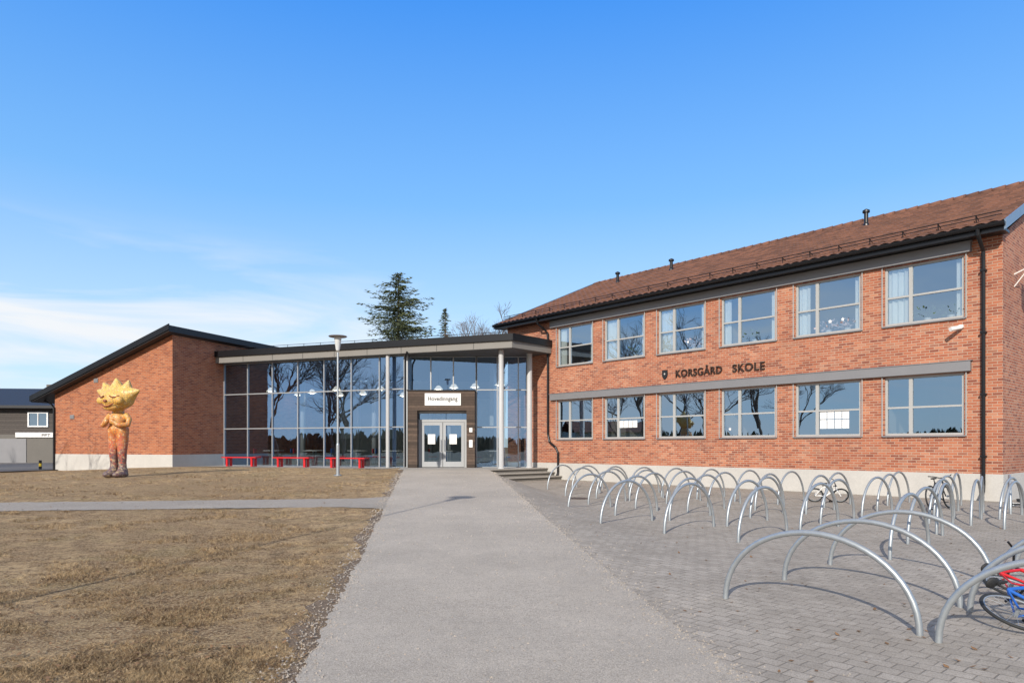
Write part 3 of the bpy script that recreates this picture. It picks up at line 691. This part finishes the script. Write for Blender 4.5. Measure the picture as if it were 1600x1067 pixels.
# ------------------------------------------------------------------ statue
st_=thing('statue','tall mosaic figure with golden tufted head, hands on belly','statue',(-13.55,23.5,float(H(-13.55,23.5))-.02),-.25)
b=MB()
for s in (-1,1):
    b.ell((s*.2,-.12,.12),(.18,.32,.13)); b.ell((s*.19,-.02,.22),(.15,.2,.16))
    b.tube([(s*.18,0,.15),(s*.17,.0,.5),(s*.18,-.02,.9),(s*.18,0,1.3),(s*.16,0,1.7)],[.15,.125,.15,.18,.22],14)
    b.tube([(s*.30,0,2.18),(s*.46,-.02,2.0),(s*.50,-.1,1.82),(s*.34,-.3,1.80),(s*.14,-.38,1.90)],[.10,.10,.10,.09,.08],12)
    b.ell((s*.12,-.40,1.93),(.1,.08,.1))
    b.ell((s*.36,-.36,2.64),(.16,.12,.14))
b.ell((0,0,1.68),(.35,.26,.28)); b.ell((0,-.02,1.97),(.30,.24,.36)); b.tube([(0,0,2.1),(0,0,2.4)],[.21,.17],12)
b.ell((0,-.04,2.70),(.60,.46,.38)); b.ell((0,-.42,2.58),(.15,.13,.11)); b.ell((0,-.3,2.42),(.3,.2,.14))
for px,dx,dz,ln,r in ((-.40,-1.2,.42,.36,.27),(-.34,-.62,1.,.36,.31),(-.02,-.08,1.,.36,.33),(.30,.36,1.,.36,.29),(.42,1.15,.32,.36,.27)):
    p=Vector((px,.0,2.74+.2*(1-abs(px)))); dd=Vector((dx,-.06,dz)).normalized()
    b.tube([p,p+dd*ln*.55,p+dd*(ln+.14)],[r+.04,r*.7,.03],10)
for px,dx in ((-.25,-.6),(.15,.3)):
    p=Vector((px,.22,2.78)); dd=Vector((dx,.75,.6)).normalized(); b.tube([p,p+dd*.25,p+dd*.5],[.24,.16,.03],10)
body=mk('body',b,'mosaic',st_,smooth=True)
rm=body.modifiers.new('Remesh','REMESH'); rm.mode='VOXEL'; rm.voxel_size=.03; rm.use_smooth_shade=True
sm=body.modifiers.new('Smooth','SMOOTH'); sm.factor=.5; sm.iterations=3
M['facedark']=simple('dark_glaze',(.22,.06,.03),.4)
for s in (-1,1):
    mk('eye',MB().tube([(s*.12,-.50,2.78),(s*.21,-.485,2.74),(s*.30,-.445,2.735),(s*.40,-.38,2.79)],.024,6),'facedark',st_)
mk('mouth',MB().tube([(-.26,-.47,2.53),(-.1,-.52,2.44),(0,-.53,2.425),(.1,-.52,2.44),(.26,-.47,2.53)],.024,6),'facedark',st_)
mk('nose',MB().ell((0,-.56,2.61),(.07,.05,.05)),'facedark',st_,smooth=True)

# ------------------------------------------------------------------ bike racks
def hoop(w,h,r=.027):
    P=[(w/2,0,-.1)]
    for k in range(29):
        t=pi*k/28; P.append((w/2*math.cos(t),0,h*math.sin(t)**.95))
    P.append((-w/2,0,-.1)); mb=MB().tube(P,r,10)
    return mb.mesh('bike_rack','galv',True)
hn=hoop(1.72,.73,.026); hm=hoop(1.52,.83,.025)
def rack(me,s,p,along,tw=0.):
    x,y=fp(s,p); ang=(math.atan2(-.747,.665) if along else math.atan2(.665,.747))+tw
    put('bike_rack',me,None,(x,y,0),(random.uniform(-.015,.015),0,ang+random.uniform(-.04,.04)),label='curved galvanised steel bike rack hoop on block paving',category='bike rack',group='bike rack hoops on the paving')
for p in (16.2,14.85,13.45):
    rack(hn,-2.22+ (16.2-p)*.06,p,True)
for s,p in ((-4.1,16.3),(-3.97,15.0),(-3.85,13.7),(-3.75,12.4)): rack(hn,s,p,True)
for s in (3.45,2.03,.63,-1.55): rack(hm,s,11.72,False)
for s in (6.0,4.6,3.2,1.9,.5,-1.2): rack(hm,s,9.95,False)
for k in range(10): rack(hm,9.3-1.22*k,6.6,False)
for k in range(12): rack(hm,12.0-1.2*k,4.7,False)
for k in range(5): rack(hm,6.9-1.5*k,8.25,False)
for s,p,tw in ((-1.0,8.3,.12),(-1.0,6.4,.15),(-.65,4.6,.2),(-.85,3.2,.25),(.3,2.9,.1),(1.6,2.9,0)): rack(hm,s,p,False,tw)
mk('manhole_cover',MB().lathe([(0,.008),(.3,.008),(.31,.012),(.36,.012),(.36,0)],(0,0),28),'iron',loc=(1.85,19.6,0),label='round dark iron manhole cover in the paving',category='manhole cover')

# ------------------------------------------------------------------ bicycles
def bike(loc,rz,lean,r,mat_,label,ty=.018):
    e=bpy.data.objects.new('bicycle',None); COL.objects.link(e); e.location=loc
    e.rotation_euler=(lean,0,rz); e['label']=label; e['category']='bicycle'; e['group']='bicycles parked in the racks'
    wb=r*3.0
    def ring(cx,R): return [(cx+R*math.cos(2*pi*k/36),0,r+R*math.sin(2*pi*k/36)) for k in range(36)]
    for cx in (0,wb):
        w=mk('wheel',MB().tube(ring(cx,r-ty),ty,8,True),'rubber',e,smooth=True)
        mk('rim',MB().tube(ring(cx,r-2*ty-.004),.008,6,True),'galv',w)
        sp=MB().cyl((cx,-.04,r),(cx,.04,r),.018,n=8)
        for k in range(16):
            t=2*pi*k/16; sp.cyl((cx,.02*(-1)**k,r),(cx+(r-.04)*math.cos(t),0,r+(r-.04)*math.sin(t)),.0018,n=3,caps=False)
        mk('spokes',sp,'galv',w)
    bb=(wb*.42,0,r*.85); seat=(wb*.30,0,r*2.15); head=(wb*.78,0,r*2.2); hb=(wb*.81,0,r*1.9)
    fr=MB().cyl(bb,seat,.015).cyl(seat,head,.016).cyl(bb,hb,.02).cyl(head,hb,.02).cyl((0,.04,r),bb,.01).cyl((0,-.04,r),bb,.01).cyl((0,.04,r),seat,.009).cyl((0,-.04,r),seat,.009)
    fr.cyl(hb,(wb*.86,.05,r*1.7),.015).cyl(hb,(wb*.86,-.05,r*1.7),.015).cyl((wb*.86,.05,r*1.7),(wb,.05,r),.014).cyl((wb*.86,-.05,r*1.7),(wb,-.05,r),.014)
    mk('frame',fr,mat_,e)
    hx,hz=wb*.76,r*2.55
    mk('handlebar',MB().cyl(head,(hx,0,hz),.013).tube([(hx-.1,-.26,hz+.06),(hx,-.18,hz+.04),(hx,-.05,hz),(hx,.05,hz),(hx,.18,hz+.04),(hx-.1,.26,hz+.06)],.012,8),'black',e)
    mk('saddle',MB().cyl(seat,(seat[0]-.02,0,seat[2]+.09),.011).ell((seat[0]-.05,0,seat[2]+.11),(.07,.055,.022)).ell((seat[0]+.04,0,seat[2]+.11),(.085,.022,.018)),'rubber',e,smooth=True)
    mk('crank',MB().cyl((bb[0],-.06,bb[2]),(bb[0],.06,bb[2]),.02).cyl((bb[0],-.06,bb[2]),(bb[0]+.12,-.07,bb[2]-.08),.01).cyl((bb[0],.06,bb[2]),(bb[0]-.12,.07,bb[2]+.08),.01).box(bb[0]+.07,bb[0]+.16,-.14,-.07,bb[2]-.1,bb[2]-.08).box(bb[0]-.16,bb[0]-.07,.07,.14,bb[2]+.08,bb[2]+.1),'black',e)
    return e
x,y=fp(3.35,3.9); bike((x,y,0.0),math.radians(-15),.4,.21,'white','small white child bicycle leaning in the bike rack')
x,y=fp(.45,4.1); bike((x,y,0.0),math.radians(35),-.12,.29,'black','black bicycle standing in a bike rack near the wall')
bike((4.22,5.38,.03),math.radians(14),-1.18,.27,'blue','blue bicycle tipped over on the paving by a rack',.014)
bike((5.02,6.55,.03),math.radians(20),-1.25,.24,'red','red bicycle tipped over beside the bike racks',.014)
x,y=fp(-.5,1.6); bike((x,y,.03),math.radians(-10),1.4,.17,'white','small white bicycle lying on the paving by the wall')

# ------------------------------------------------------------------ background house
hs=thing('neighbour_house','dark brown wooden house on grey concrete ground floor','house',(-33.2,50,.25),math.radians(6))
mk('siding_wall',MB().box(-16,0,0,9,2.1,4.1),'siding',hs)
mk('ground_floor',MB().box(-16.02,.02,-.02,9.02,-.3,2.1),'riser',hs)
mb=MB(); mb.v=[(-16.6,-.6,4.0),(.6,-.6,4.0),(.6,4.5,5.6),(-16.6,4.5,5.6),(-16.6,9.6,4.0),(.6,9.6,4.0),(-16.6,-.6,4.2),(.6,-.6,4.2),(.6,4.5,5.8),(-16.6,4.5,5.8),(-16.6,9.6,4.2),(.6,9.6,4.2)]
mb.f=[(0,1,2,3),(3,2,5,4),(6,7,8,9),(9,8,11,10),(0,1,7,6),(1,2,8,7),(2,5,11,8),(0,3,9,6),(3,4,10,9)]
mk('roof',mb,'roofblack',hs)
mk('gable_wall',MB().quad((0,0,4.1),(0,9,4.1),(0,4.5,5.5)),'siding',hs)
for x in (-2.0,-5.6,-8):
    w=mk('window',MB().quad((x,-.03,2.75),(x+1.2,-.03,2.75),(x+1.2,-.03,3.65),(x,-.03,3.65)),'glass',hs)
    mk('frame',MB().box(x-.1,x,-.08,0,2.65,3.75).box(x+1.2,x+1.3,-.08,0,2.65,3.75).box(x,x+1.2,-.08,0,2.65,2.75).box(x,x+1.2,-.08,0,3.65,3.75).box(x+.57,x+.63,-.07,-.001,2.75,3.65),'white',w)
mk('garage_door',MB().box(-4.5,-2.2,-.06,-.02,-.0,1.8),'greyband',hs)
mk('chimney',MB().box(-3.0,-2.4,4,4.6,5,6.1),'riser',hs)
sg=mk('wall_sign',MB().box(-2.9,-.3,-.12,-.025,1.9,2.25),'white',hs)
put('sign_lettering',text_mesh('PPT','text',.6,.20,.004,1,.01),sg,(-1.1,-.125,1.97))
bo=thing('bollard','short yellow and black striped post at the yard','bollard',(-24.6,35.6,.29))
for k in range(3): mk('stripe_band',MB().cyl((0,0,k*.16),(0,0,k*.16+.16),.07,n=12),'yellow' if k%2 else 'black',bo)

# ------------------------------------------------------------------ trees
def spruce(x,y,h,R,seed,label,pw=.7,nb=1.0,irr=.0):
    rnd=random.Random(seed); o=thing('spruce_tree',label,'tree',(x,y,-.05))
    mk('trunk',MB().tube([(0,0,0),(0,0,h*.5),(.05,0,h*.97)],[.32*h/17,.2*h/17,.03],8),'bark',o)
    V=[];F=[]
    z=h*.12
    while z<h*.99:
        t=1-z/h; rad=R*t**pw*rnd.uniform(.72-irr,1.15+irr*.6); n=int((7+10*t)*nb); 
        for k in range(n):
            a=rnd.uniform(0,2*pi); ln=rad*rnd.uniform(.5,1.15)*(1+irr*math.sin(a*2+z*.9)); drop=rnd.uniform(.05,.3)
            ms=max(2,int(ln/.22))
            for j in range(ms):
                f_=(j+.6)/ms; w=.10+.30*(1-f_)*min(1,ln/2)
                rr=ln*f_; zz=z-drop*rr+.16*rr*f_
                for q in range(3):
                    p=Vector((math.cos(a)*rr-math.sin(a)*rnd.uniform(-w,w),math.sin(a)*rr+math.cos(a)*rnd.uniform(-w,w),zz+rnd.uniform(-.12,.06)))
                    s=rnd.uniform(.1,.24); e1=Vector((math.cos(a+rnd.uniform(-.9,.9)),math.sin(a+rnd.uniform(-.9,.9)),rnd.uniform(-.5,.2)))*s*1.3
                    e2=Vector((rnd.gauss(0,1),rnd.gauss(0,1),rnd.gauss(-.6,.6))).normalized()*s*.55
                    i=len(V); V+= [tuple(p-e1*.5),tuple(p+e2),tuple(p+e1)]; F.append((i,i+1,i+2))
        z+=.22+.14*t
    mb=MB(); mb.v=V; mb.f=F; mk('crown',mb,'needles',o)
spruce(-10.35,62,17.4,5.7,3,'tall dark green spruce behind the glass hall',.50,1.7,.2)
spruce(-6.9,70,15.9,3.4,5,'small spruce top showing above the canopy roof',.8)
def bare(x,y,h,seed,label,depth=5,spread=.55,nk=4,name='birch_tree'):
    rnd=random.Random(seed); o=thing(name,label,'tree',(x,y,0)); tr=MB(); tw=MB()
    def rec(p,d,l,r,k):
        q=p+d*l*.5+Vector((rnd.gauss(0,1),rnd.gauss(0,1),0))*l*.04; e=q+(d+Vector((rnd.gauss(0,.12),rnd.gauss(0,.12),.05)))*l*.5
        mb=tr if k>=depth-1 else tw
        mb.tube([p,q,e],[r,r*.8,r*.6],6 if k>=depth-1 else 3)
        if k==0: return
        for i in range(nk):
            f_=rnd.uniform(.35,1.) if i else 1.
            s=p+(e-p)*f_; nd=(d+Vector((rnd.gauss(0,spread),rnd.gauss(0,spread),rnd.gauss(.12,.25)))).normalized()
            rec(s,nd,l*rnd.uniform(.5,.75),r*.55*(1 if i else 1.1),k-1)
    rec(Vector((0,0,0)),Vector((0,0,1)),h*.42,h*.014,depth)
    mk('trunk',tr,'bark',o); mk('crown',tw,'birchtwig',o)
bare(-1.6,60,13.8,11,'bare birch tree behind the brick building',6)
bare(-3.2,66,14.2,12,'bare birch tree behind the brick building',6)
for i,(x,y,h) in enumerate([(-31,19,12),(-37,13,13),(-41,24,14),(-49,6,12),(-52,19,15),(-34,27.5,10),(-44,16,14)]):
    bare(x,y,h,30+i,'bare deciduous tree at the edge of the lawn',5,.5,4,'bare_tree')
rnd=random.Random(5); V=[];F=[]
for k in range(3200):
    a=rnd.uniform(math.radians(140),math.radians(330)); R=rnd.uniform(130,165); x,y=R*math.cos(a),R*math.sin(a); h=rnd.uniform(3,5.5)+1.2*math.sin(a*9)
    for q in range(3):
        b_=rnd.uniform(0,pi); w=rnd.uniform(1.2,2.6); i=len(V)
        V+=[(x-w*math.cos(b_),y-w*math.sin(b_),0),(x+w*math.cos(b_),y+w*math.sin(b_),0),(x+rnd.uniform(-.5,.5),y,h)]; F.append((i,i+1,i+2))
mb=MB(); mb.v=V; mb.f=F; mk('far_forest',mb,'treeline',label='distant dark conifer forest along the horizon',category='forest',kind='stuff')
ch=thing('timber_house','cream timber house across the school lawn','house',(-62,26,.1),1.3)
mk('siding_wall',MB().box(-6,6,0,8,0,3.4),'cream',ch)
mb=MB(); mb.v=[(-6.5,-.5,3.3),(6.5,-.5,3.3),(6.5,4,5.0),(-6.5,4,5.0),(6.5,8.5,3.3),(-6.5,8.5,3.3)]; mb.f=[(0,1,2,3),(3,2,4,5)]; mk('roof',mb,'tile',ch)
for x0 in (-5,-1.8,1.5,4.0): mk('window',MB().box(x0,x0+1.2,-.04,-.01,1.2,2.4),'text',ch)

# ------------------------------------------------------------------ light, sky, camera
EL=math.radians(28); sd=Vector((-.34*math.cos(EL),-.94*math.cos(EL),math.sin(EL))).normalized()
su=bpy.data.lights.new('sun','SUN'); su.energy=5.0; su.angle=math.radians(.5); su.color=(1,.94,.85)
so=bpy.data.objects.new('sun',su); COL.objects.link(so); so.rotation_euler=sd.to_track_quat('Z','Y').to_euler(); so.location=(0,0,30)
w=bpy.data.worlds.new('World'); scene.world=w; w.use_nodes=True; nt=w.node_tree
bg=nt.nodes['Background']; bg.inputs['Strength'].default_value=.15
sk=N(nt,'ShaderNodeTexSky',sky_type='NISHITA'); sk.sun_disc=False; sk.sun_elevation=EL; sk.sun_rotation=math.atan2(sd.x,sd.y); sk.air_density=1.0; sk.dust_density=.4; sk.ozone_density=2.5
tc=N(nt,'ShaderNodeTexCoord'); sp=N(nt,'ShaderNodeSeparateXYZ'); L(nt,tc.outputs['Generated'],sp.inputs[0])
grad=ramp(nt,sp.outputs[2],[(.0,(.66,.82,.95)),(.15,(.50,.73,.97)),(.33,(.19,.50,.98)),(.55,(.04,.30,.95)),(.9,(.06,.22,.7))])
g2=N(nt,'ShaderNodeVectorMath',operation='SCALE'); L(nt,grad,g2.inputs[0]); g2.inputs['Scale'].default_value=6.67
base=mixc(nt,1.0,sk.outputs[0],(1.5,1.6,1.7),'MULTIPLY')
skyc=mixc(nt,.84,base,g2.outputs[0])
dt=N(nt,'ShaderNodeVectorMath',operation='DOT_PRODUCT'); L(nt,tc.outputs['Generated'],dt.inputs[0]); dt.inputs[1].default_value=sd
fill_sun=N(nt,'ShaderNodeMapRange',interpolation_type='SMOOTHSTEP'); fill_sun.inputs['From Min'].default_value=.45; fill_sun.inputs['From Max'].default_value=.95; L(nt,dt.outputs['Value'],fill_sun.inputs['Value'])
fill_zen=N(nt,'ShaderNodeMapRange',interpolation_type='SMOOTHSTEP'); fill_zen.inputs['From Min'].default_value=.62; fill_zen.inputs['From Max'].default_value=.85; L(nt,sp.outputs[2],fill_zen.inputs['Value'])
hm_=N(nt,'ShaderNodeMath',operation='MAXIMUM'); L(nt,fill_sun.outputs[0],hm_.inputs[0]); L(nt,fill_zen.outputs[0],hm_.inputs[1])
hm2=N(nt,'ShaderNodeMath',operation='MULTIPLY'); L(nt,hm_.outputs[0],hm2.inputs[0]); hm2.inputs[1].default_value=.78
skyc=mixc(nt,hm2.outputs[0],skyc,(5.0,4.8,4.5))  # out-of-view sky whitened around sun and zenith, added to neutralise the blue fill
mp=N(nt,'ShaderNodeVectorMath',operation='MULTIPLY'); mp.inputs[1].default_value=(1.5,1.5,8.5); L(nt,tc.outputs['Generated'],mp.inputs[0])
nz=N(nt,'ShaderNodeTexNoise'); nz.inputs['Scale'].default_value=1.8; nz.inputs['Detail'].default_value=8; nz.inputs['Roughness'].default_value=.52; nz.inputs['Distortion'].default_value=.5; L(nt,mp.outputs[0],nz.inputs['Vector'])
f1=ramp(nt,nz.outputs['Fac'],[(.40,0.),(.60,1.)])
f2=ramp(nt,sp.outputs[2],[(.0,1.),(.17,1.),(.29,0.)])
mx=N(nt,'ShaderNodeMapRange'); mx.inputs['From Min'].default_value=.02; mx.inputs['From Max'].default_value=-.36; L(nt,sp.outputs[0],mx.inputs['Value'])
a=N(nt,'ShaderNodeMath',operation='MULTIPLY'); L(nt,f1,a.inputs[0]); L(nt,f2,a.inputs[1])
c=N(nt,'ShaderNodeMath',operation='MULTIPLY'); L(nt,a.outputs[0],c.inputs[0]); L(nt,mx.outputs[0],c.inputs[1])
c2=N(nt,'ShaderNodeMath',operation='MULTIPLY'); L(nt,c.outputs[0],c2.inputs[0]); c2.inputs[1].default_value=.92
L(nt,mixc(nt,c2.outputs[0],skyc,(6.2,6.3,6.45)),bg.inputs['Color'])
cam=bpy.data.cameras.new('camera'); co=bpy.data.objects.new('camera',cam); COL.objects.link(co)
co.location=(0,0,1.5); co.rotation_euler=(pi/2,0,0); cam.sensor_width=36; cam.lens=24; cam.shift_y=.1022; cam.clip_end=3000; cam.clip_start=.05
scene.camera=co
